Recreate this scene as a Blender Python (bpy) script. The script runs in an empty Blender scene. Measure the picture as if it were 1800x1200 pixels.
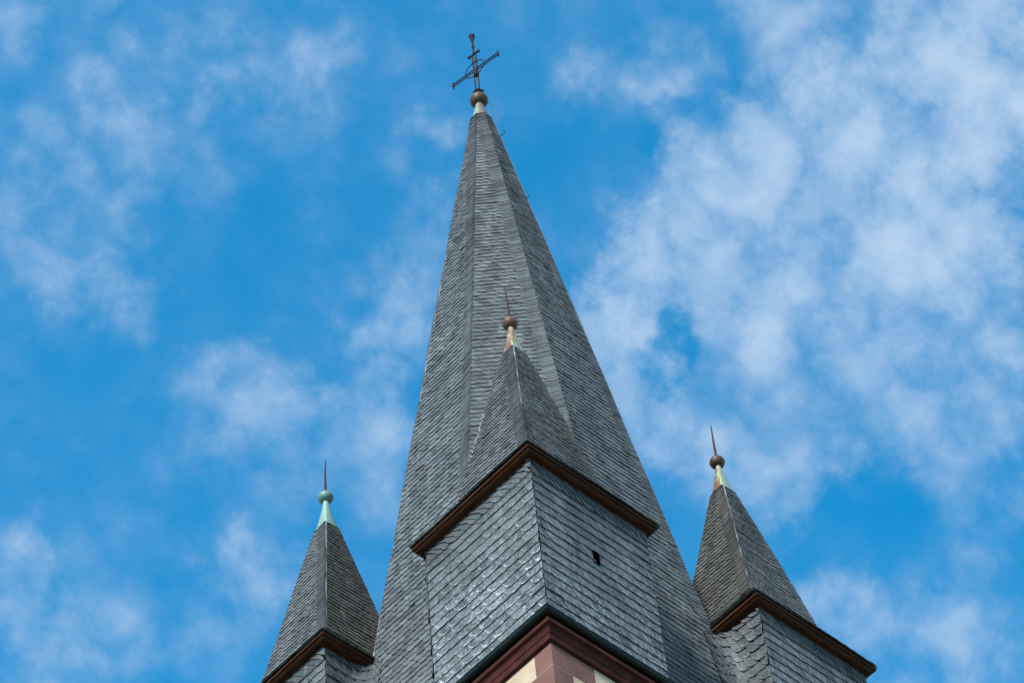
import bpy, math, random
from mathutils import Vector, Matrix

# ------------------------------------------------------------------ camera
ZG = 39.5                                    # height of the gutter line above the ground
scene = bpy.context.scene
cam_d = bpy.data.cameras.new("camera"); cam = bpy.data.objects.new("camera", cam_d)
scene.collection.objects.link(cam); scene.camera = cam
R_ = Vector((0.74541972, -0.66293653, -0.06974673))
U_ = Vector((-0.49590636, -0.62142256, 0.60655658))
F_ = Vector((0.44545071, 0.41755139, 0.79197507))
M = Matrix((( R_.x, U_.x, -F_.x), (R_.y, U_.y, -F_.y), (R_.z, U_.z, -F_.z))).to_4x4()
M.translation = Vector((-29.215, -27.550, -37.897 + ZG))
cam.matrix_world = M
cam_d.sensor_width = 36; cam_d.lens = 5668.094 / 1800 * 36
cam_d.clip_start = 0.1; cam_d.clip_end = 6000

# ------------------------------------------------------------------ light
SUN_DIR = Vector((-0.90, -0.31, 0.84)).normalized()     # from the scene towards the sun
SUN_EL = math.asin(SUN_DIR.z); SUN_AZ = math.atan2(SUN_DIR.x, SUN_DIR.y)
sd = bpy.data.lights.new("sun", 'SUN'); sun = bpy.data.objects.new("sun", sd)
scene.collection.objects.link(sun)
sun.rotation_euler = (-SUN_DIR).to_track_quat('-Z', 'Y').to_euler()
sun.location = (0, 0, 120)
sd.energy = 4.0; sd.angle = math.radians(12.0); sd.color = (1.0, 0.95, 0.88)
scene.view_settings.view_transform = 'Standard'; scene.view_settings.look = 'None'
scene.view_settings.exposure = 0; scene.view_settings.gamma = 1

# ------------------------------------------------------------------ sky with a broken cloud layer
BG = 0.1
SKY_TINT = (0.14, 2.45, 2.95)
SKY_GAIN = 1.0
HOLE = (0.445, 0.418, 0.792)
# cloud banks: azimuth, elevation (degrees), angular radius (degrees), density
CLOUDS = [
    (27.03,55.54,2.02,0.50), (31.20,52.77,2.02,0.45), (33.46,54.70,2.02,0.35), (38.73,53.20,1.11,0.40), (35.59,52.41,1.52,0.30),
    (57.67,57.20,1.52,-0.06), (50.91,54.47,1.72,-0.09), (55.00,52.10,1.42,-0.05), (56.73,50.33,1.21,-0.05), (40.65,55.74,1.31,-0.12),
    (46.46,49.52,0.71,0.23), (46.41,52.96,0.81,0.15), (32.07,53.85,3.34,0.28), (36.99,50.74,2.32,0.20), (27.92,54.98,2.32,0.25),
    (31.16,50.67,2.32,0.22), (38.23,53.15,1.72,0.20), (41.62,51.74,1.52,0.20), (54.73,57.12,2.83,0.10), (49.57,57.37,1.82,0.07),
    (56.15,53.77,2.32,0.07), (50.94,51.45,2.02,0.09), (56.43,47.55,2.02,0.11), (31.48,56.56,1.52,0.35), (33.09,57.12,1.21,0.30),
    (28.58,56.06,1.01,0.50), (26.99,55.32,1.62,0.70), (27.40,54.03,1.52,0.40), (32.25,55.75,0.81,0.40), (32.04,54.68,1.11,0.60),
    (35.06,54.72,1.21,0.45), (36.24,55.38,0.81,0.35), (34.05,54.16,1.21,0.30), (37.31,53.87,1.01,0.60), (39.03,53.34,1.01,0.60),
    (31.11,52.96,1.21,0.75), (32.21,52.42,1.11,0.40), (29.35,53.68,1.21,0.55), (28.76,52.52,1.11,0.50), (36.02,52.16,1.21,0.50),
    (35.16,51.32,1.11,0.40), (32.62,50.30,1.11,0.50), (29.67,50.39,0.81,0.60), (37.20,56.78,0.76,0.40), (39.78,56.89,0.81,0.40),
    (39.83,52.91,0.81,0.40), (40.78,52.49,0.81,0.50), (40.08,51.30,1.01,0.45), (38.80,50.04,1.11,0.50), (37.58,50.40,0.81,0.25),
    (37.17,49.12,1.01,0.45), (35.02,49.44,1.11,0.40), (31.29,48.93,1.21,0.35), (35.97,46.61,0.86,0.65), (35.14,45.97,0.81,0.40),
    (32.78,46.00,1.21,0.60), (34.17,45.41,0.91,0.40), (31.90,47.49,0.61,0.25), (45.32,53.52,0.81,0.43), (46.42,52.86,0.81,0.25),
    (46.84,52.06,0.81,0.43), (45.76,52.12,0.81,0.39), (47.18,53.60,0.71,0.19), (48.24,50.80,1.01,0.31), (47.12,50.86,0.91,0.35),
    (50.14,51.24,1.01,0.39), (51.10,52.10,0.71,0.31), (49.62,52.09,0.56,0.27), (52.40,51.85,0.71,0.23), (51.74,50.75,0.91,0.23),
    (47.70,49.57,0.91,0.27), (48.93,49.91,0.71,0.16), (50.82,48.53,0.91,0.31), (49.92,48.27,0.56,0.23), (51.42,48.89,0.61,0.20),
    (55.57,47.78,1.01,0.27), (56.98,48.53,0.81,0.31), (56.38,47.06,0.91,0.23), (53.63,47.33,1.01,0.23), (51.72,47.14,0.81,0.20),
    (56.42,53.91,0.76,0.31), (55.20,53.40,0.81,0.34), (53.93,53.24,0.61,0.22), (57.82,54.79,0.71,0.25), (58.57,58.15,0.91,0.28),
    (55.85,57.29,0.81,0.22), (54.51,56.63,1.01,0.28), (53.19,55.56,0.81,0.15), (54.11,54.74,0.61,0.25), (51.42,57.58,0.61,0.28),
    (51.06,56.88,0.61,0.19), (49.30,57.22,0.61,0.28), (47.85,57.85,0.81,0.28), (48.51,56.56,0.51,0.19), (51.81,58.48,0.81,0.19),
    (55.43,58.55,0.61,0.22), (56.35,55.46,0.51,0.22), (57.82,55.89,0.61,0.15), (44.36,56.20,0.71,0.50), (45.93,55.37,0.56,0.22),
    (45.50,54.64,0.71,0.22), (48.83,54.45,0.61,0.09), (31.03,56.34,0.61,-0.35), (35.63,56.03,0.71,-0.25), (37.53,55.84,0.61,-0.25),
    (38.63,51.81,0.56,-0.40), (33.83,48.43,0.91,-0.25), (36.55,48.12,0.71,-0.15), (53.07,52.45,1.11,-0.04), (50.54,55.68,1.01,-0.05),
]
def build_world():
    w = bpy.data.worlds.new("World"); scene.world = w; w.use_nodes = True
    nt = w.node_tree; N = nt.nodes; L = nt.links; N.clear()
    out = N.new('ShaderNodeOutputWorld'); bg = N.new('ShaderNodeBackground')
    bg.inputs['Strength'].default_value = BG; L.new(bg.outputs[0], out.inputs[0])
    sky = N.new('ShaderNodeTexSky'); sky.sky_type = 'NISHITA'; sky.sun_disc = False
    sky.sun_elevation = SUN_EL; sky.sun_rotation = SUN_AZ
    sky.air_density = 1.0; sky.dust_density = 0.3; sky.ozone_density = 3.0
    tint = N.new('ShaderNodeMix'); tint.data_type = 'RGBA'; tint.blend_type = 'MULTIPLY'
    tint.inputs[0].default_value = 1; L.new(sky.outputs[0], tint.inputs[6])
    tint.inputs[7].default_value = (*[c * SKY_GAIN for c in SKY_TINT], 1)
    tc = N.new('ShaderNodeTexCoord')
    def math_(op, a, b=None, clamp=False):
        n = N.new('ShaderNodeMath'); n.operation = op; n.use_clamp = clamp
        for i, x in enumerate((a, b)):
            if x is None: continue
            if isinstance(x, (int, float)): n.inputs[i].default_value = x
            else: L.new(x, n.inputs[i])
        return n.outputs[0]
    def noise(scale, det, rough, dist=0.0, off=(0, 0, 0)):
        mp = N.new('ShaderNodeMapping'); mp.inputs['Location'].default_value = off
        L.new(tc.outputs['Generated'], mp.inputs[0])
        n = N.new('ShaderNodeTexNoise'); n.inputs['Scale'].default_value = scale
        n.inputs['Detail'].default_value = det; n.inputs['Roughness'].default_value = rough
        n.inputs['Distortion'].default_value = dist
        L.new(mp.outputs[0], n.inputs['Vector']); return n
    # warp the directions a little so the banks have ragged outlines
    wn = noise(38, 5, 0.6, 0, (3.1, 1.7, 0.2))
    sub = N.new('ShaderNodeVectorMath'); sub.operation = 'SUBTRACT'; sub.inputs[1].default_value = (.5, .5, .5)
    L.new(wn.outputs['Color'], sub.inputs[0])
    sc = N.new('ShaderNodeVectorMath'); sc.operation = 'SCALE'; sc.inputs['Scale'].default_value = 0.05
    L.new(sub.outputs[0], sc.inputs[0])
    add = N.new('ShaderNodeVectorMath'); add.operation = 'ADD'
    L.new(tc.outputs['Generated'], add.inputs[0]); L.new(sc.outputs[0], add.inputs[1])
    warped = add.outputs[0]
    acc = None
    for az, el, r, s in CLOUDS:
        a, e = math.radians(az), math.radians(el)
        c = (math.cos(e) * math.cos(a), math.cos(e) * math.sin(a), math.sin(e))
        d = N.new('ShaderNodeVectorMath'); d.operation = 'DISTANCE'
        L.new(warped, d.inputs[0]); d.inputs[1].default_value = c
        mr = N.new('ShaderNodeMapRange'); mr.interpolation_type = 'SMOOTHSTEP'
        mr.inputs['From Min'].default_value = 0; mr.inputs['From Max'].default_value = math.radians(r) * 1.35
        mr.inputs['To Min'].default_value = s; mr.inputs['To Max'].default_value = 0
        L.new(d.outputs['Value'], mr.inputs['Value'])
        acc = mr.outputs[0] if acc is None else math_('ADD', acc, mr.outputs[0])
    n1 = noise(62, 8, 0.58, 0.45).outputs[0]
    n2 = noise(130, 6, 0.6, 0.2, (1.3, 4.1, 2.2)).outputs[0]
    n3 = noise(11, 3, 0.5, 0.0, (5.3, 0.1, 7.2)).outputs[0]
    # rounded puffs of a high broken layer
    wn2 = noise(75, 4, 0.6, 0, (7.7, 2.2, 5.1))
    sub2 = N.new('ShaderNodeVectorMath'); sub2.operation = 'SUBTRACT'; sub2.inputs[1].default_value = (.5, .5, .5)
    L.new(wn2.outputs['Color'], sub2.inputs[0])
    sc2 = N.new('ShaderNodeVectorMath'); sc2.operation = 'SCALE'; sc2.inputs['Scale'].default_value = 0.022
    L.new(sub2.outputs[0], sc2.inputs[0])
    add2 = N.new('ShaderNodeVectorMath'); add2.operation = 'ADD'
    L.new(tc.outputs['Generated'], add2.inputs[0]); L.new(sc2.outputs[0], add2.inputs[1])
    def puffs(scale, smooth):
        vo = N.new('ShaderNodeTexVoronoi'); vo.feature = 'SMOOTH_F1'; vo.inputs['Scale'].default_value = scale
        vo.inputs['Smoothness'].default_value = smooth; L.new(add2.outputs[0], vo.inputs['Vector'])
        return math_('SUBTRACT', 0.42, vo.outputs['Distance'])
    T = math_('MULTIPLY', puffs(66, .35), 1.3)
    T = math_('ADD', T, math_('MULTIPLY', math_('SUBTRACT', n1, 0.5), 1.55))
    T = math_('ADD', T, math_('MULTIPLY', math_('SUBTRACT', n2, 0.5), 0.85))
    # coverage 0..1
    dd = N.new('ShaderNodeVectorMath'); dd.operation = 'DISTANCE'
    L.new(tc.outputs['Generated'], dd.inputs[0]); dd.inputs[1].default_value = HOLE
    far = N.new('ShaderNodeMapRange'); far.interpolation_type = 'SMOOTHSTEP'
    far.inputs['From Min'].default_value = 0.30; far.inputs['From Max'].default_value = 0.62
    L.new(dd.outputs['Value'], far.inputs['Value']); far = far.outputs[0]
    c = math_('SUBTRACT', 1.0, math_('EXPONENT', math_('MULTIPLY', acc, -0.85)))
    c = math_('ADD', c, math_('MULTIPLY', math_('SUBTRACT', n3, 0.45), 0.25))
    c = math_('ADD', c, math_('MULTIPLY', far, 0.7))  # unseen cloud cover away from the view, added to whiten the ambient light
    f = math_('ADD', math_('MULTIPLY', c, 1.08), math_('MULTIPLY', T, math_('ADD', math_('MULTIPLY', c, 0.70), 0.13)))
    sm = N.new('ShaderNodeMath'); sm.operation = 'SMOOTH_MAX'; L.new(math_('ADD', f, 0.03), sm.inputs[0])
    sm.inputs[1].default_value = 0.0; sm.inputs[2].default_value = 0.38; f = sm.outputs[0]
    e = math_('SUBTRACT', 1.0, math_('EXPONENT', math_('MULTIPLY', math_('POWER', f, 1.3), -1.65)))
    alpha = math_('MULTIPLY', e, 0.97)
    mix = N.new('ShaderNodeMix'); mix.data_type = 'RGBA'
    L.new(alpha, mix.inputs[0]); L.new(tint.outputs[2], mix.inputs[6])
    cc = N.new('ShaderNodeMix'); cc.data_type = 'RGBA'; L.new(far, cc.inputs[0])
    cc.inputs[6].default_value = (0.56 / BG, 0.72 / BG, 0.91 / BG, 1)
    cc.inputs[7].default_value = (0.56 / BG, 0.61 / BG, 0.69 / BG, 1)  # whiter colour of the added unseen clouds
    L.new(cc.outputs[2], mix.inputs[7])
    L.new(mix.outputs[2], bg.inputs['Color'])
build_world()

# ------------------------------------------------------------------ materials
def node_mat(name):
    m = bpy.data.materials.new(name); m.use_nodes = True
    nt = m.node_tree; b = nt.nodes['Principled BSDF']
    return m, nt, b
def mk(nt, kind, **kw):
    n = nt.nodes.new(kind)
    for k, v in kw.items():
        if k in ('op',): n.operation = v
        else: n.inputs[k].default_value = v
    return n
def mixc(nt, fac, a, b, mode='MIX'):
    n = nt.nodes.new('ShaderNodeMix'); n.data_type = 'RGBA'; n.blend_type = mode
    for s, x in ((0, fac), (6, a), (7, b)):
        if isinstance(x, (int, float)): n.inputs[s].default_value = x
        elif isinstance(x, tuple): n.inputs[s].default_value = (*x, 1)
        else: nt.links.new(x, n.inputs[s])
    return n.outputs[2]
def mth(nt, op, a, b=None, clamp=False):
    n = nt.nodes.new('ShaderNodeMath'); n.operation = op; n.use_clamp = clamp
    for i, x in enumerate((a, b)):
        if x is None: continue
        if isinstance(x, (int, float)): n.inputs[i].default_value = x
        else: nt.links.new(x, n.inputs[i])
    return n.outputs[0]
def rng(nt, v, a, b, c=0.0, d=1.0, smooth=True):
    n = nt.nodes.new('ShaderNodeMapRange'); n.interpolation_type = 'SMOOTHSTEP' if smooth else 'LINEAR'
    n.inputs['From Min'].default_value = a; n.inputs['From Max'].default_value = b
    n.inputs['To Min'].default_value = c; n.inputs['To Max'].default_value = d
    nt.links.new(v, n.inputs['Value']); return n.outputs[0]
def noise(nt, scale, det=4, rough=.55, vec=None, sc=None):
    if vec is None:
        vec = nt.nodes.new('ShaderNodeTexCoord').outputs['Object']
    if sc:
        mp = nt.nodes.new('ShaderNodeMapping'); mp.inputs['Scale'].default_value = sc
        nt.links.new(vec, mp.inputs[0]); vec = mp.outputs[0]
    n = nt.nodes.new('ShaderNodeTexNoise'); n.inputs['Scale'].default_value = scale
    n.inputs['Detail'].default_value = det; n.inputs['Roughness'].default_value = rough
    nt.links.new(vec, n.inputs['Vector']); return n.outputs[0]
def bump(nt, b, h, strength, dist):
    n = nt.nodes.new('ShaderNodeBump'); n.inputs['Strength'].default_value = strength
    n.inputs['Distance'].default_value = dist
    nt.links.new(h, n.inputs['Height']); nt.links.new(n.outputs[0], b.inputs['Normal'])

def mat_slate():
    m, nt, b = node_mat('slate')
    at = lambda k: (lambda n: (setattr(n, 'attribute_name', k), n.outputs['Fac'])[1])(nt.nodes.new('ShaderNodeAttribute'))
    rnd, warm, pale = at('rnd'), at('warm'), at('pale')
    base = mixc(nt, rnd, (0.058, 0.068, 0.076), (0.180, 0.196, 0.208))
    nz = noise(nt, 2.2, 5, .6)
    base = mixc(nt, rng(nt, nz, .3, .75), base, mixc(nt, 1.0, base, (1.25, 1.22, 1.2), 'MULTIPLY'))
    st = noise(nt, 2.4, 5, .6, sc=(1, 1, .16))
    base = mixc(nt, rng(nt, st, .40, .62, 0, .85), base, mixc(nt, 1.0, base, (.66, .68, .70), 'MULTIPLY'))
    st2 = noise(nt, 4.1, 5, .6, sc=(1, 1, .22))
    base = mixc(nt, rng(nt, st2, .54, .70, 0, .40), base, (0.30, 0.32, 0.32))
    # lichen-warm weathering
    wz = noise(nt, 5.0, 6, .65)
    wf = mth(nt, 'MULTIPLY', warm, rng(nt, wz, .25, .6, .35, 1.0), True)
    base = mixc(nt, wf, base, mixc(nt, 1.0, base, (0.98, 0.84, 0.66), 'MULTIPLY'))
    # yellow-green lichen specks
    sp = rng(nt, noise(nt, 23.0, 3, .6), .70, .76)
    base = mixc(nt, mth(nt, 'MULTIPLY', sp, .35), base, (0.24, 0.25, 0.15))
    # pale lime marks and painted glints along the lower-left rim and near the lower-right tip of a slate
    uv = nt.nodes.new('ShaderNodeUVMap'); uv.uv_map = 'UVMap'
    sx = nt.nodes.new('ShaderNodeSeparateXYZ'); nt.links.new(uv.outputs[0], sx.inputs[0])
    u, v = sx.outputs[0], sx.outputs[1]
    du = mth(nt, 'SUBTRACT', 0.62, u); dv = mth(nt, 'SUBTRACT', 0.60, v)
    du = mth(nt, 'MAXIMUM', du, 0.0); dv = mth(nt, 'MAXIMUM', dv, 0.0)
    rr = mth(nt, 'SQRT', mth(nt, 'ADD', mth(nt, 'MULTIPLY', du, du), mth(nt, 'MULTIPLY', dv, dv)))
    ring = mth(nt, 'MULTIPLY', rng(nt, rr, .46, .56), rng(nt, mth(nt, 'ADD', u, v), .55, .95, 1, 0))
    tip = mth(nt, 'MULTIPLY', rng(nt, u, .72, .9), rng(nt, v, .10, .42, 1, 0))
    marks = mth(nt, 'MAXIMUM', mth(nt, 'MULTIPLY', ring, .85), tip)
    big = rng(nt, noise(nt, 1.3, 3, .6), .30, .60, .35, 1.0)
    mz = rng(nt, noise(nt, 11.0, 4, .65), .42, .62)
    haze_ = mth(nt, 'MULTIPLY', rng(nt, noise(nt, 12.0, 6, .7), .42, .70), .50)
    pf = mth(nt, 'MULTIPLY', mth(nt, 'MULTIPLY', mth(nt, 'MAXIMUM', mth(nt, 'MULTIPLY', marks, mz), haze_), pale), big, True)
    base = mixc(nt, pf, base, (0.72, 0.77, 0.80))
    nt.links.new(base, b.inputs['Base Color'])
    nt.links.new(rng(nt, noise(nt, 7, 4, .6), .3, .7, .50, .70), b.inputs['Roughness'])
    b.inputs['Specular IOR Level'].default_value = 0.33
    bump(nt, b, noise(nt, 38, 4, .6, sc=(1, 1, .6)), .5, .004)
    return m
def mat_plain(name, col, col2=None, rough=.7, scale=6, metal=0, bstr=0, bscale=30, spec=.5):
    m, nt, b = node_mat(name)
    c = mixc(nt, rng(nt, noise(nt, scale, 6, .6), .3, .7), col, col2 or tuple(x * .7 for x in col))
    nt.links.new(c, b.inputs['Base Color']); b.inputs['Roughness'].default_value = rough
    b.inputs['Metallic'].default_value = metal; b.inputs['Specular IOR Level'].default_value = spec
    if bstr: bump(nt, b, noise(nt, bscale, 5, .6), bstr, .006)
    return m
def mat_copper(name, brown, green, lo, hi, axis=(0.7, -0.7, 0), bias=0.0):
    """weathered copper: brown oxide with vertical runs of patina; more green on one side"""
    m, nt, b = node_mat(name)
    tc = nt.nodes.new('ShaderNodeTexCoord').outputs['Object']
    st = noise(nt, 7.0, 4, .6, tc, (3.0, 3.0, .25))
    fl = noise(nt, 9.0, 5, .65, tc)
    dt = nt.nodes.new('ShaderNodeVectorMath'); dt.operation = 'DOT_PRODUCT'
    nt.links.new(tc, dt.inputs[0]); dt.inputs[1].default_value = axis
    f = mth(nt, 'ADD', mth(nt, 'ADD', mth(nt, 'MULTIPLY', st, .8), mth(nt, 'MULTIPLY', fl, .35)), mth(nt, 'MULTIPLY', dt.outputs['Value'], bias))
    f = rng(nt, f, lo, hi)
    mid = tuple((brown[i] * .5 + green[i] * .55) * (1.15, 1.0, .75)[i] for i in range(3))
    c1 = mixc(nt, rng(nt, f, 0, .5, smooth=False), brown, mid)
    c = mixc(nt, rng(nt, f, .5, 1, smooth=False), c1, green)
    nt.links.new(c, b.inputs['Base Color'])
    b.inputs['Metallic'].default_value = .15; b.inputs['Roughness'].default_value = .5
    bump(nt, b, fl, .25, .01)
    return m
def mat_wood():
    m, nt, b = node_mat('stained_wood')
    n = noise(nt, 3.0, 6, .65, sc=(1, 1, 9))
    c = mixc(nt, rng(nt, n, .3, .7), (0.046, 0.0150, 0.0065), (0.092, 0.032, 0.0125))
    nt.links.new(c, b.inputs['Base Color']); b.inputs['Roughness'].default_value = .55
    bump(nt, b, n, .2, .004); b.inputs['Specular IOR Level'].default_value = .12; return m
def mat_quoin():
    m, nt, b = node_mat('red_sandstone')
    n = noise(nt, 1.6, 6, .6); f = noise(nt, 26, 6, .7)
    c = mixc(nt, rng(nt, n, .3, .7), (0.225, 0.105, 0.088), (0.300, 0.150, 0.128))
    c = mixc(nt, rng(nt, f, .54, .70, 0, .7), c, (0.12, 0.055, 0.05))
    nt.links.new(c, b.inputs['Base Color']); b.inputs['Roughness'].default_value = .9
    bump(nt, b, f, .5, .006); b.inputs['Specular IOR Level'].default_value = .2; return m
def mat_plaster():
    m, nt, b = node_mat('cream_rubble_plaster')
    n = noise(nt, 1.9, 6, .65); f = noise(nt, 17, 7, .7)
    c = mixc(nt, rng(nt, n, .3, .7), (0.66, 0.49, 0.32), (0.80, 0.64, 0.45))
    c = mixc(nt, rng(nt, f, .56, .68, 0, .7), c, (0.34, 0.27, 0.16))
    nt.links.new(c, b.inputs['Base Color']); b.inputs['Roughness'].default_value = .95
    bump(nt, b, f, .8, .02); return m
def mat_ground():
    m, nt, b = node_mat('paving_and_grass')
    n = noise(nt, .04, 6, .6); f = noise(nt, 1.5, 6, .7)
    c = mixc(nt, rng(nt, n, .45, .55), (0.06, 0.075, 0.03), (0.13, 0.12, 0.11))
    c = mixc(nt, rng(nt, f, .3, .7, 0, .4), c, (0.13, 0.12, 0.10))
    nt.links.new(c, b.inputs['Base Color']); b.inputs['Roughness'].default_value = .95
    bump(nt, b, f, .5, .05); return m

SLATE = mat_slate()
WOOD = mat_wood()
QUOIN = mat_quoin()
PLASTER = mat_plaster()
MORTAR = mat_plain('pale_mortar', (0.52, 0.42, 0.37), rough=.95)
CORNICE = mat_plain('dark_red_sandstone', (0.058, 0.015, 0.011), (0.095, 0.027, 0.020), rough=.85, scale=4, bstr=.4, bscale=24, spec=.15)
GUTTER = mat_plain('dark_green_painted_zinc', (0.012, 0.019, 0.019), (0.022, 0.030, 0.029), rough=.42, scale=3, spec=.3)
LEAD = mat_plain('weathered_lead', (0.30, 0.33, 0.36), (0.14, 0.155, 0.17), rough=.4, scale=7, metal=.35)
IRON = mat_plain('rusty_wrought_iron', (0.020, 0.014, 0.016), (0.042, 0.022, 0.021), rough=.7, scale=14, bstr=.3, spec=.2)
SPIKE = mat_plain('oxide_red_iron', (0.060, 0.017, 0.019), (0.095, 0.030, 0.029), rough=.6, scale=12, spec=.2)
VENT_DARK = mat_plain('painted_vent_dark', (0.002, 0.002, 0.002), rough=.9, spec=0)  # black painted for the shade inside the vent
VENTWOOD = mat_plain('faded_vent_board', (0.06, 0.035, 0.034), (0.10, 0.055, 0.05), rough=.8, scale=20, spec=.1)
WIRE = mat_plain('patinated_copper_wire', (0.07, 0.12, 0.11), (0.04, 0.07, 0.07), rough=.6)

# ------------------------------------------------------------------ mesh helpers
class MB:
    def __init__(s): s.v = []; s.f = []; s.fa = []; s.uv = []; s.mi = []
    def face(s, idx, rnd=.5, warm=0., pale=0., uv=None, mi=0):
        s.f.append(idx); s.fa.append((rnd, warm, pale)); s.uv.append(uv); s.mi.append(mi)
    def poly(s, pts, **k):
        b = len(s.v); s.v.extend(pts); s.face(tuple(range(b, b + len(pts))), **k)
    def build(s, name, mats, parent=None, smooth=False, attrs=False):
        me = bpy.data.meshes.new(name); me.from_pydata([tuple(p) for p in s.v], [], s.f)
        for m in (mats if isinstance(mats, (list, tuple)) else [mats]): me.materials.append(m)
        me.polygons.foreach_set('material_index', s.mi)
        if attrs:
            for i, k in enumerate(('rnd', 'warm', 'pale')):
                a = me.attributes.new(k, 'FLOAT', 'FACE'); a.data.foreach_set('value', [t[i] for t in s.fa])
            uvl = me.uv_layers.new(name='UVMap'); flat = []
            for f, uv in zip(s.f, s.uv):
                for j in range(len(f)): flat.extend(uv[j] if uv else (0.6, 0.9))
            uvl.data.foreach_set('uv', flat)
        if smooth: me.polygons.foreach_set('use_smooth', [True] * len(me.polygons))
        me.update()
        o = bpy.data.objects.new(name, me); scene.collection.objects.link(o)
        if parent is not None: o.parent = parent
        return o

def tube(mb, pts, r, n=8, r2=None, mi=0):
    pts = [Vector(p) for p in pts]; rings = []; ref = None
    for i, p in enumerate(pts):
        d = (pts[min(i + 1, len(pts) - 1)] - pts[max(i - 1, 0)]).normalized()
        if ref is None: ref = Vector((0, 0, 1)) if abs(d.z) < .9 else Vector((1, 0, 0))
        a = (ref - d * ref.dot(d)).normalized(); b = d.cross(a); ref = a
        rad = r if r2 is None else r + (r2 - r) * i / (len(pts) - 1)
        base = len(mb.v)
        for k in range(n):
            t = 2 * math.pi * k / n
            mb.v.append(p + (a * math.cos(t) + b * math.sin(t)) * rad)
        rings.append(base)
    for i in range(len(rings) - 1):
        for k in range(n):
            mb.face((rings[i] + k, rings[i] + (k + 1) % n, rings[i + 1] + (k + 1) % n, rings[i + 1] + k), mi=mi)
    mb.face(tuple(rings[0] + k for k in reversed(range(n))), mi=mi); mb.face(tuple(rings[-1] + k for k in range(n)), mi=mi)
def lathe(mb, prof, c, n=32):
    rings = []
    for r, z in prof:
        rings.append(len(mb.v))
        for k in range(n):
            t = 2 * math.pi * k / n; mb.v.append((c[0] + r * math.cos(t), c[1] + r * math.sin(t), c[2] + z))
    for i in range(len(rings) - 1):
        for k in range(n):
            mb.face((rings[i] + k, rings[i] + (k + 1) % n, rings[i + 1] + (k + 1) % n, rings[i + 1] + k))
def box(mb, lo, hi, mi=0, rot=None, c=None):
    b = len(mb.v)
    for x in (lo[0], hi[0]):
        for y in (lo[1], hi[1]):
            for z in (lo[2], hi[2]):
                p = Vector((x, y, z))
                if rot is not None: p = rot @ p + Vector(c)
                mb.v.append(p)
    for f in ((0, 1, 3, 2), (4, 6, 7, 5), (0, 4, 5, 1), (2, 3, 7, 6), (0, 2, 6, 4), (1, 5, 7, 3)):
        mb.face(tuple(b + i for i in f), mi=mi)
def square_ring(mb, prof, half, cx=0, cy=0, n=4):
    """sweep a (out, z) profile round a square, mitred corners; closed profile"""
    rings = []
    for out, z in prof:
        h = half + out; rings.append(len(mb.v))
        for sx, sy in ((-1, -1), (1, -1), (1, 1), (-1, 1)): mb.v.append((cx + sx * h, cy + sy * h, z))
    m = len(rings)
    for i in range(m):
        j = (i + 1) % m
        for k in range(4):
            mb.face((rings[i] + k, rings[i] + (k + 1) % 4, rings[j] + (k + 1) % 4, rings[j] + k))

class Prof:
    """vertical profile (s = distance of the face plane from the axis, z) parametrised by arc length"""
    def __init__(s, pts):
        s.p = pts; s.L = [0.]
        for a, b in zip(pts, pts[1:]): s.L.append(s.L[-1] + math.hypot(b[0] - a[0], b[1] - a[1]))
        s.len = s.L[-1]
    def at(s, v):
        i = 0
        while i < len(s.p) - 2 and v > s.L[i + 1]: i += 1
        t = (v - s.L[i]) / (s.L[i + 1] - s.L[i]); a, b = s.p[i], s.p[i + 1]
        dx, dz = b[0] - a[0], b[1] - a[1]; l = math.hypot(dx, dz)
        return a[0] + dx * t, a[1] + dz * t, dz / l, -dx / l      # s, z, normal-out, normal-up

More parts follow.
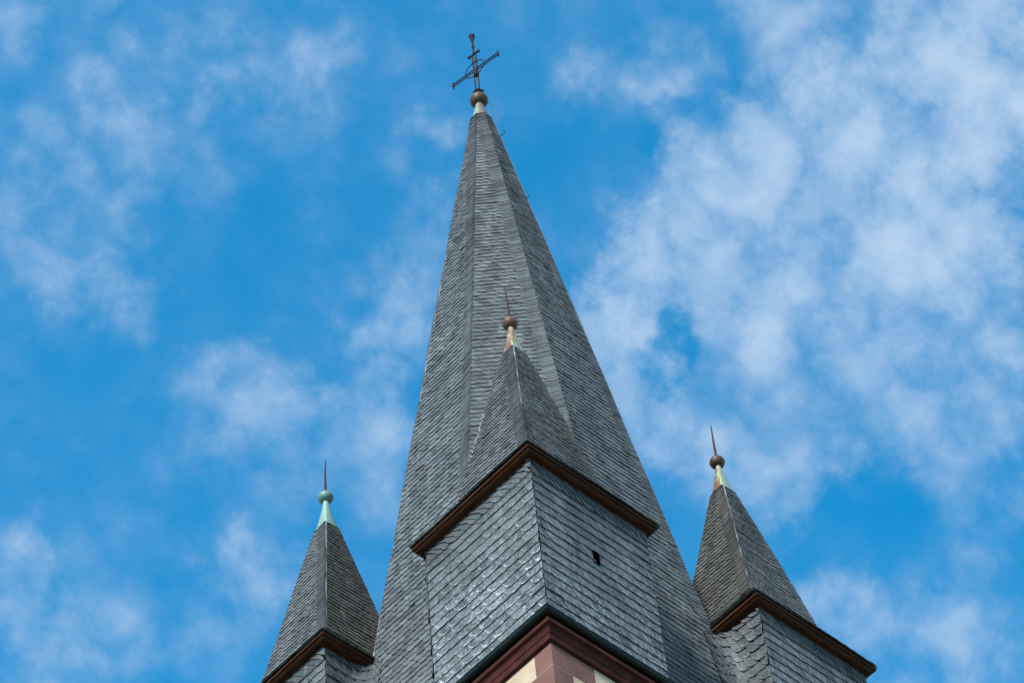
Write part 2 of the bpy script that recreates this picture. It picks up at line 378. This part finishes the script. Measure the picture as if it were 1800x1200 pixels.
def slates(mb, rd, F, uL, uR, vmax, pitch, width, lift=.034, elf=.58, warm=0., pale=0., lean=.42, tilt=.02,
           band=0., over=.025, hole=None, vmin=0., umin=None, umax=None, tone=(0., 1.), rmin=.35, rxf=1.1):
    """old-German slating: rows of overlapping slates with a rounded lower-left corner.
    F(u, v, l) maps to space; uL/uR(v) bound the face."""
    rows = []; v = vmin - .02
    while v < vmax:
        p = pitch(v) if callable(pitch) else pitch
        rows.append((v, p, False)); v += p
    if band:
        v = vmin - .02
        while v < vmax:
            p = (pitch(v) if callable(pitch) else pitch) * .52
            rows.append((v, p, True)); v += p * rd.uniform(.9, 1.1)
    fw = warm if callable(warm) else (lambda u, v: warm)
    fp = pale if callable(pale) else (lambda u, v: pale)
    for v0, p, isb in rows:
        v0 += rd.uniform(-.05, .05) * p
        vm = min(max(v0 + p * .5, vmin), vmax)
        uRr = (lambda v: uR(v)) if isb or not band else (lambda v: uR(v) - band * .72)
        a0, a1 = uL(vm) - .3, uR(vm) + .1
        rowl = rd.uniform(0, .004)
        if isb: us = [(uR(vm) - band * rd.uniform(.88, 1.06), band * 1.25)]
        else:
            us = []; u = a0 - rd.uniform(0, .25)
            while u < a1:
                w = (width(u) if callable(width) else width) * rd.uniform(.82, 1.2); us.append((u, w)); u += w
        for u0, W in us:
            ov = W * .35 if not isb else .0
            H = p * 1.55; ln = lean * p * (.6 if isb else 1)
            r = p * rd.uniform(rmin, rmin + .2)
            sl = (tilt + rd.uniform(-.025, .025)) if not isb else .20
            bj = rd.uniform(-.03, .03) * p
            dl = lift * rd.uniform(.95, 1.2) * (.68 if isb else 1); el = elf * lift * rd.uniform(.6, 1.15) * (0 if isb else 1)
            add_ = rowl + (.017 if isb else 0)
            if rd.random() < .006: dl *= 1.35
            xl = lambda b: ln * (1 - b / p)
            rx = min(r * rxf, W * .6)
            pts = [(xl(H), H), (xl(r), r)]
            for k in (1, 2, 3):
                t = k / 4 * math.pi / 2
                pts.append((xl(0) + rx * (1 - math.cos(t)) + (xl(r) - xl(0)) * (1 - k / 4), r * (1 - math.sin(t))))
            pts.append((xl(0) + rx, 0.))
            if isb: pts.append((xl(0) + W * .55, p * .02))
            pts += [(xl(0) + W + ov, 0.), (xl(H) + W + ov, H)]
            if hole and not isb:
                cu, cv = u0 + W * .5 + ln * .5, v0 + p * .5
                if hole[0] - W * .45 < cu < hole[1] + W * .3 and hole[2] - p * .35 < cv < hole[3] + p * .45: continue
            top = []; low = []; uvs = []; cl = []
            for a, b in pts:
                uu = u0 + a; vv = v0 + b + bj + sl * a * (1 if not isb else (.5 + a / W * .5))
                vc = min(max(vv, vmin), vmax)
                lo, hi = uL(vc), uRr(vc) + over
                uc = min(max(uu, lo), hi); cl.append((uc, vc, uc == lo, uc == hi))
                l = dl * (1 - b / H) + el * (1 - a / (W + ov)) + add_
                top.append((uc, vc, l)); low.append((uc, vc, max(l - .024, -.002)))
                uvs.append((min(max((a - ln * (1 - b / p)) / W, 0), 1), min(b / p, 1)))
            if all(c[2] for c in cl) or all(c[3] for c in cl) or all(c[1] >= vmax for c in cl) or all(c[1] <= vmin for c in cl): continue
            if max(c[0] for c in cl) - min(c[0] for c in cl) < .012: continue
            base = len(mb.v); n = len(pts)
            mb.v.extend(F(*t) for t in top); mb.v.extend(F(*t) for t in low)
            um, vm2 = cl[2][0], cl[2][1]
            rv = tone[0] + (tone[1] - tone[0]) * min(max(rd.gauss(.5, .27), 0), 1)
            k = dict(rnd=rv, warm=fw(um, vm2), pale=fp(um, vm2))
            # cap (counter-clockwise seen from outside)
            mb.face(tuple(base + i for i in range(n)), uv=uvs, **k)
            for i in range(n):
                if i == n - 1: continue
                j = i + 1
                mb.face((base + i, base + n + i, base + n + j, base + j), rnd=rv * .8, warm=k['warm'])

def plane_F(prof, n, c=(0, 0)):
    """face with horizontal outward normal n; u runs to the right seen from outside"""
    n = Vector((n[0], n[1], 0)).normalized(); rt = Vector((-n.y, n.x, 0))
    cv = Vector((c[0], c[1], ZG))
    def F(u, v, l):
        s, z, no, nu = prof.at(v)
        return cv + n * (s + l * no) + rt * u + Vector((0, 0, z + l * nu))
    return F
def loft(mb, prof_pts, n, c=(0, 0), inset=.012, rot=0.):
    """backing solid: regular n-gon sections with face-distance s"""
    rings = []
    for s, z in prof_pts:
        rings.append(len(mb.v)); rad = (max(s - inset, .01)) / math.cos(math.pi / n)
        for k in range(n):
            t = rot + 2 * math.pi * (k + .5) / n
            mb.v.append(Vector((c[0] + rad * math.cos(t), c[1] + rad * math.sin(t), z + ZG)))
    for i in range(len(rings) - 1):
        for k in range(n):
            mb.face((rings[i] + k, rings[i] + (k + 1) % n, rings[i + 1] + (k + 1) % n, rings[i + 1] + k), rnd=.2)
    mb.face(tuple(rings[0] + k for k in reversed(range(n))), rnd=.2); mb.face(tuple(rings[-1] + k for k in range(n)), rnd=.2)

def wavy_line(a, b, n, amp, rd):
    a, b = Vector(a), Vector(b)
    return [a.lerp(b, i / n) + Vector((rd.uniform(-amp, amp), rd.uniform(-amp, amp), 0)) for i in range(n + 1)]

# ------------------------------------------------------------------ setting
def ground():
    mb = MB(); n = 48; R = 3000
    mb.v.append((0, 0, 0)); rs = (8, 60, 400, R)
    for r in rs:
        for k in range(n): mb.v.append((r * math.cos(2 * math.pi * k / n), r * math.sin(2 * math.pi * k / n), 0))
    for k in range(n): mb.face((0, 1 + k, 1 + (k + 1) % n))
    for i in range(len(rs) - 1):
        for k in range(n):
            a = 1 + i * n; b = a + n
            mb.face((a + k, b + k, b + (k + 1) % n, a + (k + 1) % n))
    o = mb.build('ground', mat_ground()); o['kind'] = 'structure'
ground()

# ------------------------------------------------------------------ the church tower
A = 4.0; WB = 2.629; ZT = 3.575; ZE = 3.737; EO = 0.198
SK = 0.15; ZAP = 23.61
tower = bpy.data.objects.new('church_tower', None); scene.collection.objects.link(tower)
tower['label'] = 'church tower with slated octagonal spire and four slated corner turrets above red sandstone quoins'
tower['category'] = 'church tower'

def build_shaft():
    mb = MB(); box(mb, (-A, -A, 0), (A, A, ZG - .90))
    mb.build('tower_wall', PLASTER, tower)
    # corner stones, long and short alternately on the two faces of a corner
    rd = random.Random(4)
    for sx, sy in ((-1, -1), (1, -1), (1, 1), (-1, 1)):
        mb = MB(); z = ZG - .905; i = 0
        hs = [.475, .56, .50]
        first_x_long = (sx * sy) > 0
        while z > .3:
            h = hs[i] if i < len(hs) else rd.uniform(.42, .6)
            h = min(h, z - .02)
            lx, ly = (.92, .385) if (i % 2 == 0) == first_x_long else (.42, .86)
            lx *= 1 if i < 2 else rd.uniform(.9, 1.12); ly *= 1 if i < 2 else rd.uniform(.9, 1.12)
            g = .009; lo = z - h + g; hi = z - (g if i else 0)
            d = .03; e = .004
            # L-shaped stone
            p = [(A + e, A + e), (A + e - lx, A + e), (A + e - lx, A - d), (A - d, A - d), (A - d, A + e - ly), (A + e, A + e - ly)]
            b = len(mb.v)
            for zz in (lo, hi): mb.v.extend((sx * x, sy * y, zz) for x, y in p)
            for k in range(6):
                mb.face((b + k, b + (k + 1) % 6, b + 6 + (k + 1) % 6, b + 6 + k))
            mb.face(tuple(b + k for k in range(6))); mb.face(tuple(b + 6 + k for k in range(6)))
            # mortar bed under the stone
            p2 = [(A + .0015, A + .0015), (A - min(lx, .40), A + .0015), (A - min(lx, .40), A - d), (A - d, A - d), (A - d, A - min(ly, .38)), (A + .0015, A - min(ly, .38))]
            b = len(mb.v)
            for zz in (lo - 2 * g, lo): mb.v.extend((sx * x, sy * y, zz) for x, y in p2)
            for k in range(6): mb.face((b + k, b + (k + 1) % 6, b + 6 + (k + 1) % 6, b + 6 + k), mi=1)
            z -= h; i += 1
        mb.build('corner_quoins', [QUOIN, MORTAR], tower)
    mb = MB()
    prof = [(-.30, -.90), (.012, -.90), (.02, -.885), (.055, -.87), (.062, -.75), (.075, -.735), (.078, -.72)]
    for k in range(1, 7):
        t = k / 6 * math.pi / 2
        prof.append((.078 + .055 * (1 - math.cos(t)), -.72 + .13 * math.sin(t)))
    prof += [(.145, -.575), (.145, -.52), (.10, -.44), (-.30, -.42)]
    square_ring(mb, [(o, z + ZG) for o, z in prof], A)
    c = mb.build('stone_cornice', CORNICE, tower)
    # gutter: half-round trough with a rolled rim, joint collars, brackets
    mb = MB(); cx, cz, r = .075, -.235, .082
    def gp(rr, t0=0, t1=math.pi, n=10): return [(cx + rr * math.cos(t0 + (t1 - t0) * k / n), cz - rr * math.sin(t0 + (t1 - t0) * k / n)) for k in range(n + 1)]
    outer = gp(r); inner = gp(r - .008)[::-1]
    rim = [(cx + r + .012 * math.cos(t), cz + .008 + .014 * math.sin(t)) for t in (3.6, 2.4, 1.2, 0, -1.0)]
    square_ring(mb, [(o, z + ZG) for o, z in outer + inner + rim], A)
    g = mb.build('rain_gutter', GUTTER, tower)
    for side in range(4):
        for q in (-3.55, -2.62, -1.5, 0, 1.5, 2.62, 3.3):
            mb = MB()
            n = Vector(((-1, 0, 0), (0, -1, 0), (1, 0, 0), (0, 1, 0))[side]); rt = Vector((-n.y, n.x, 0))
            ring = gp(r + .007)
            for a, b in zip(ring, ring[1:]):
                mb.poly([n * (A + o) + rt * (q + s) + Vector((0, 0, z + ZG)) for (o, z), s in ((a, -.022), (b, -.022), (b, .022), (a, .022))])
            mb.build('gutter_collar', GUTTER, g)
build_shaft()

# ---- spire
def build_spire():
    rd = random.Random(11)
    flare = [(3.93, -.22), (3.70, .10), (3.545, .42), (3.44, .72), (SK * (ZAP - 1.0), 1.0)]
    pts = flare + [(SK * (ZAP - 8), 8.0), (SK * (ZAP - 15), 15.0), (SK * (ZAP - 22.32), 22.32)]
    pr = Prof(pts); T8 = math.tan(math.pi / 8)
    mb = MB(); loft(mb, pts, 8)
    for k in range(8):
        t = k * math.pi / 4; n = (math.cos(t), math.sin(t))
        hw = lambda v: pr.at(v)[0] * T8
        F0 = plane_F(pr, n)
        ph = rd.uniform(0, 6)
        def F(u, v, l, F0=F0, ph=ph):
            return F0(u, v, l + .012 * math.sin(u * 1.3 + v * .9 + ph) * math.sin(v * .55 + ph * 2) + .008)
        slates(mb, rd, F, lambda v: -hw(v), hw, pr.len, lambda v: .180 - .0021 * v, .165, elf=.66, lift=.026,
               warm=(.05 if k in (4, 5, 6) else .2), pale=.12, band=.27, over=.028, tilt=.24, rmin=.5, rxf=1.5, tone=(.05, 1.0))
    sp = mb.build('octagonal_spire', SLATE, tower, attrs=True)
    # lead strips on the hips
    for k, z0, z1 in ((3, 1.2, 17.0), (4, 3.9, 8.2)):
        mb = MB(); t = (k + .5) * math.pi / 4; c = 1 / math.cos(math.pi / 8); q = []; n_ = int((z1 - z0) * 3)
        for i in range(n_ + 1):
            zz = z0 + (z1 - z0) * i / n_; s_ = SK * (ZAP - zz) * c + rd.uniform(-.012, .010)
            q.append((s_ * math.cos(t) - (.026 if k == 3 else .010), s_ * math.sin(t) - (.0 if k == 3 else .028), zz + ZG))
        tube(mb, q, .010, 6)
        mb.build('hip_flashing', LEAD, sp)
    # conical cap, octagon below to round above
    mb = MB(); rings = []; N_ = 32
    for i in range(9):
        f = i / 8; z = 22.24 + f * .78; sq = .225 - .145 * f
        rings.append(len(mb.v))
        for k in range(N_):
            t = 2 * math.pi * k / N_; q = (t + math.pi / 8) % (math.pi / 4) - math.pi / 8
            ro = sq / math.cos(q); rr = ro * (1 - f) + (sq) * f
            mb.v.append((rr * math.cos(t), rr * math.sin(t), z + ZG))
    for i in range(8):
        for k in range(N_): mb.face((rings[i] + k, rings[i] + (k + 1) % N_, rings[i + 1] + (k + 1) % N_, rings[i + 1] + k))
    cap = mb.build('spire_cap', mat_copper('cap_lead_and_patina', (0.21, 0.18, 0.16), (0.36, 0.47, 0.30), .62, .74, (-0.6, 0.8, 0), 2.4), tower, smooth=True)
    ball = MB(); r = .205
    lathe(ball, [(r * math.sin(math.pi * k / 20) + (.006 if k == 10 else 0), -r * math.cos(math.pi * k / 20)) for k in range(21)], (0, 0, 0), 32)
    b = ball.build('spire_ball', mat_copper('ball_brown_copper', (0.120, 0.062, 0.044), (0.42, 0.47, 0.33), .95, 1.15, (0.6, -0.8, 0), .9), tower, smooth=True)
    b.location = (0, 0, 23.18 + ZG)
    return sp
spire = build_spire()

# ---- wrought iron cross
def build_cross():
    zc = 24.47 + ZG; ad = Vector((.167, -.986, 0)).normalized(); up = Vector((0, 0, 1)); nn = ad.cross(up)
    C = Vector((0, 0, zc)); P = lambda a, z, d=0: C + ad * a + up * z + nn * d
    mb = MB()
    for s in (-1, 1): tube(mb, [P(s * .05, -.90), P(s * .052, .66)], .017, 8)      # twin uprights
    tube(mb, [P(0, 0), P(0, .66)], .009, 6)
    cr = mb.build('iron_cross', IRON, tower)
    mb = MB()
    for s in (-1, 1): tube(mb, [P(-.66, s * .045), P(.66, s * .045)], .015, 8)
    for s in (-1, 1):
        tube(mb, [P(s * .66, -.10), P(s * .675, 0), P(s * .66, .10)], .022, 8)
        tube(mb, [P(s * .655, .045), P(s * .655, -.045)], .019, 8)
    mb.build('cross_arm', IRON, cr)
    mb = MB(); R = .275
    tube(mb, [P(R * math.cos(i / 32 * 2 * math.pi), R * math.sin(i / 32 * 2 * math.pi), .03) for i in range(33)], .012, 6)
    mb.build('cross_ring', IRON, cr)
    mb = MB()
    m3 = Matrix((ad, nn, up)).transposed()
    box(mb, (-.055, -.035, -.11), (.055, .035, .05), rot=m3, c=C)
    box(mb, (-.03, -.055, -.25), (.05, .055, -.12), rot=m3, c=C)
    mb.build('centre_clasp', IRON, cr)
    mb = MB()
    tube(mb, [P(-.15, .645), P(.15, .665)], .026, 8)
    for s in (-1, 1): tube(mb, [P(s * .15, .62), P(s * .15, .70)], .024, 8)
    lathe(mb, [(.022, .66), (.03, .72), (.02, .80), (.026, .90), (.036, .96), (.028, 1.04), (.024, 1.12), (.035, 1.22), (.050, 1.32), (.072, 1.42), (.074, 1.45), (.01, 1.46)], C, 12)
    mb.build('cross_top_bud', IRON, cr)
    mb = MB(); tube(mb, [P(0, 1.45), P(-.005, 1.85)], .0055, 5); mb.build('lightning_rod', WIRE, cr)
    mb = MB()
    lathe(mb, [(.0, -1.16), (.085, -1.14), (.10, -1.08), (.07, -1.04), (.085, -1.0), (.11, -.955), (.075, -.90), (.05, -.85), (.0, -.84)], C, 16)
    tube(mb, [P(.05, -1.0), P(.15, -1.02)], .028, 8)
    mb.build('cross_socket', IRON, cr)
build_cross()

# ---- lightning conductor and roof hooks on the right-hand hip of the spire
def build_wire():
    t = -math.pi / 2 + math.pi / 8; c = 1 / math.cos(math.pi / 8)
    def hip(z, off): s = SK * (ZAP - z) * c + off; return Vector((s * math.cos(t), s * math.sin(t), z + ZG))
    rd = random.Random(3); mb = MB()
    pts = [Vector((.16, -.12, 23.1 + ZG)), Vector((.24, -.18, 22.95 + ZG)), Vector((.20, -.2, 22.72 + ZG)), hip(22.55, .16), hip(22.2, .15), hip(21.6, .06)]
    z = 21.0
    while z > 12: pts.append(hip(z, .055 + rd.uniform(-.015, .02))); z -= 1.0
    tube(mb, pts, .006, 5)
    mb.build('lightning_wire', WIRE, tower)
    for z, k_ in ((21.45, 1.0), (18.75, .55)):
        h = MB(); o = Vector((math.cos(t), math.sin(t), 0)); b = hip(z, 0)
        q = [b, b + o * .10 * k_, b + o * .15 * k_ + Vector((0, 0, .03 * k_)), b + o * .17 * k_ + Vector((0, 0, .10 * k_)), b + o * .155 * k_ + Vector((0, 0, .15 * k_))]
        tube(h, q, .010, 6)
        h.build('roof_hook', IRON, tower)
build_wire()

# ---- corner turrets
KS = .182; ZP = 9.639; ZR = 8.76
def turret(cx, cy, q, label, copper_ball, copper_cone, seed, vent=False, warm_roof=None, warm_inner=False):
    """q = quarter turns from the near turret; local faces 0:-x 1:-y 2:+x 3:+y turned by -90 deg each q"""
    rd = random.Random(seed); h = WB / 2
    def rot(v):
        x, y = v
        for _ in range(q): x, y = y, -x
        return (x, y)
    # ---------------- slated walls
    mb = MB(); wp = [(h, -.28), (h, ZT)]; loft(mb, wp, 4, (cx, cy))
    pw = Prof(wp)
    for n0 in ((-1, 0), (0, -1)):
        n = rot(n0); F = plane_F(pw, n, (cx, cy))
        hole = None
        pl = lambda u, v, n0=n0: (.95 if n0 == (-1, 0) else .7) * min(1, max(.15, (3.9 - v) / 2.6)) + .05  # lime marks and painted glints, fainter towards the eaves
        slates(mb, rd, F, lambda v: -h, lambda v: h, pw.len - .30, (.222), .24, elf=.30, lift=.028, pale=pl, hole=hole,
               over=.03, tilt=.03, tone=(.1, .75), lean=.5, rmin=.38)
        # taller frieze course under the eaves
        slates(mb, rd, F, lambda v: -h, lambda v: h, pw.len, .34, .16, lift=.034, pale=.2, vmin=pw.len - .345,
               over=.03, tilt=.0, tone=(.1, .6), lean=.75)
    # inner walls sweep round into the spire, their shade painted as a darker tone
    R = .38; s_at = lambda z: SK * (ZAP - z) + .004
    def inner(first):
        # first: +x face (u from outer corner towards the spire); else +y face (from the spire to the outer corner)
        X0 = -A + WB
        def F(u, v, l):
            z = v - .28; st = max(A - s_at(z) - R, .02)      # straight length from the outer corner
            w = u if first else -u
            if w < st: x, y, nx, ny = X0, -A + w, 1, 0
            elif w < st + R * math.pi / 2:
                a = (w - st) / R; x, y = X0 + R - R * math.cos(a), -A + st + R * math.sin(a); nx, ny = math.cos(a), -math.sin(a)
            else: x, y, nx, ny = X0 + R + (w - st - R * math.pi / 2), -A + st + R, 0, -1
            x += nx * l; y += ny * l
            if not first: x, y = y, x
            x, y = rot((x, y)); return Vector((x, y, z + ZG))
        return F
    def arc(v): return max(A - s_at(v - .28) - R, .02)
    Lmax = lambda v: arc(v) + R * math.pi / 2 + .06
    for first in (True, False):
        if first:
            F = inner(True)
            wd = lambda u: .20 if u < .7 else .10
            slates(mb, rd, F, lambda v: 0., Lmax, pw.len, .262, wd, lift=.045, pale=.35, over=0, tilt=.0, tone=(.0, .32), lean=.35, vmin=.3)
        else:
            F = inner(False)
            wd = lambda u: .20 if u > -.75 else .10
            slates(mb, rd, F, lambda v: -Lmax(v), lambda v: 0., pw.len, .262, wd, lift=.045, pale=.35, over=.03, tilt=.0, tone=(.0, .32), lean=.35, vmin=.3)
        # smooth backing of the sweep
        nu, nv = 14, 8
        for i in range(nu):
            for j in range(nv):
                q4 = []
                for a, b in ((i, j), (i + 1, j), (i + 1, j + 1), (i, j + 1)):
                    v = .3 + (pw.len - .3) * b / nv; u = Lmax(v) * a / nu
                    q4.append(F(u if first else -u, v, -.004))
                if not first: q4.reverse()
                mb.poly(q4, rnd=.2)
    wall = mb.build('corner_turret', SLATE, tower, attrs=True); wall['label'] = label
    # ---------------- roof: steep pyramid over a shallower foot
    mb = MB(); e = h + EO
    hs = lambda z: KS * (ZP - z)
    z1 = ZE + .596 * 1.455
    pts = [(e, ZE), (hs(z1) + .10, z1 - .13), (hs(z1 + .12), z1 + .12), (hs(6.5), 6.5), (hs(ZR + .08), ZR + .08)]
    loft(mb, pts, 4, (cx, cy)); pr = Prof(pts)
    for n0 in ((-1, 0), (0, -1), (1, 0), (0, 1)):
        n = rot(n0); F0 = plane_F(pr, n, (cx, cy)); ph = rd.uniform(0, 6)
        F = lambda u, v, l, F0=F0, ph=ph: F0(u, v, l + .007 * math.sin(u * 2.3 + v * 1.7 + ph) + .006)
        hw = lambda v: pr.at(v)[0]
        inner_face = n0 in ((1, 0), (0, 1))
        wb = 1.0 if (inner_face and warm_inner) else .25
        wf = lambda u, v, wb=wb: wb
        if vent and n0 == (0, -1): wf = lambda u, v: .9 if (u > .15 + .0 * v and v < 3.4) else .25
        slates(mb, rd, F, lambda v: -hw(v), hw, pr.len, lambda v: .128 - .002 * v, (.132), lift=.025, warm=wf, pale=.08,
               band=.24, over=.022, tilt=.18, rmin=.45, rxf=1.4, tone=((.0, .55) if (inner_face and warm_inner) else (.1, .95)))
    rf = mb.build('turret_roof', SLATE, wall, attrs=True)
    # lead on the hips towards the square
    for sx, sy in (((-1, -1), (-1, 1)) if q == 0 else ((-1, -1),)):
        mb = MB(); q5 = []; n_ = 14; z0 = z1 + .15; zt_ = ZR + .04 if sy < 0 else 7.2
        for i in range(n_ + 1):
            z = z0 + (zt_ - z0) * i / n_; o_ = hs(z) + rd.uniform(-.010, .010) + (.014 if i >= n_ - 1 and sy < 0 else 0)
            q5.append((cx + sx * o_ - (.028 if sy > 0 else .002), cy + sy * o_ - (0 if sy > 0 else .016), z + ZG))
        tube(mb, q5, .009 if sy < 0 else .006, 6, .016 if sy < 0 else .006)
        mb.build('hip_flashing', LEAD, wall)
    # ---------------- moulded wooden eaves
    mb = MB()
    prof = [(-.05, ZT - .045), (.012, ZT - .045), (.020, ZT - .035), (.022, ZT - .012), (.034, ZT - .008), (.040, ZT + .004), (.050, ZT + .008)]
    for k in range(1, 7):
        t = k / 6 * math.pi / 2; prof.append((.050 + .105 * math.sin(t), ZT + .008 + .075 * (1 - math.cos(t)) + .012 * k / 6))
    prof += [(.162, ZT + .098), (.182, ZT + .098), (.184, ZT + .148), (.10, ZT + .152), (-.05, ZT + .152)]
    square_ring(mb, [(o, z + ZG) for o, z in prof], h, cx, cy)
    mb.build('eaves_moulding', WOOD, wall)
    # ---------------- finial
    mb = MB(); N_ = 32; rings = []
    for i in range(9):
        f = i / 8; z = ZR + f * (9.68 - ZR); sq = .172 * (1 - f) + .052 * f; rings.append(len(mb.v))
        for k in range(N_):
            t = 2 * math.pi * k / N_; qd = (t + math.pi / 4) % (math.pi / 2) - math.pi / 4
            rr = (sq / math.cos(qd)) * (1 - f) ** 1.4 + sq * (1 - (1 - f) ** 1.4)
            mb.v.append((rr * math.cos(t), rr * math.sin(t), z - 9.2))
    for i in range(8):
        for k in range(N_): mb.face((rings[i] + k, rings[i] + (k + 1) % N_, rings[i + 1] + (k + 1) % N_, rings[i + 1] + k))
    cone = mb.build('finial_cone', copper_cone, wall, smooth=True); cone.location = (cx, cy, 9.2 + ZG)
    mb = MB(); r = .148
    lathe(mb, [(r * math.sin(math.pi * k / 20) + (.005 if k == 10 else 0), -r * math.cos(math.pi * k / 20)) for k in range(21)], (0, 0, 0), 28)
    b = mb.build('finial_ball', copper_ball, wall, smooth=True); b.location = (cx, cy, 9.8 + ZG)
    mb = MB(); bend = rd.uniform(-.03, .03)
    tube(mb, [(cx, cy, 9.92 + ZG), (cx + bend * .3, cy - bend * .2, 10.5 + ZG), (cx + bend, cy - bend, 10.93 + ZG)], .028, 8, .010)
    mb.build('finial_spike', SPIKE, wall)
    # ---------------- small vent, its dark inside painted as a black box
    if vent:
        mb = MB(); y = -A; x0, x1, za, zb = cx - .085, cx + .05, 1.86 + ZG, 2.14 + ZG
        box(mb, (x0, y - .047, za), (x1, y + .05, zb), mi=0)
        fr = mb.build('wall_vent', VENT_DARK, wall)
        mb = MB()
        box(mb, (x0 - .03, y - .050, za - .035), (x0 + .035, y - .04, za + .045))
        mb.build('vent_board', VENTWOOD, wall)
    return wall

BR = (0.185, 0.085, 0.055); GR = (0.27, 0.50, 0.40)
c = A - WB / 2
turret(-c, -c, 0, 'near corner turret in front of the spire, brown copper ball and small vent in its right wall',
       mat_copper('copper_ball_brown', BR, (0.22, 0.27, 0.16), .62, .95), mat_copper('copper_cone_streaked', (0.30, 0.14, 0.085), (0.36, 0.56, 0.42), .50, .70, (0.6, -0.5, 0), .9), 21, vent=True)
turret(-c, c, 1, 'left corner turret with pale green patinated ball and cone',
       mat_copper('copper_ball_green', (0.17, 0.20, 0.15), (0.20, 0.35, 0.29), .25, .6), mat_copper('copper_cone_green', (0.2, 0.2, 0.14), (0.29, 0.49, 0.41), .25, .55), 22, warm_inner=True)
turret(c, c, 2, 'far corner turret behind the spire', mat_copper('copper_ball_far', BR, GR, .5, .8), mat_copper('copper_cone_far', BR, GR, .4, .7), 23)
turret(c, -c, 3, 'right corner turret with dark brown ball over a cone half orange and half pale green',
       mat_copper('copper_ball_dark', (0.115, 0.062, 0.042), (0.2, 0.2, 0.13), .75, 1.0), mat_copper('copper_cone_half', (0.29, 0.135, 0.065), (0.37, 0.48, 0.35), .42, .62, (0.66, -0.75, 0), 1.6), 24, warm_inner=True)
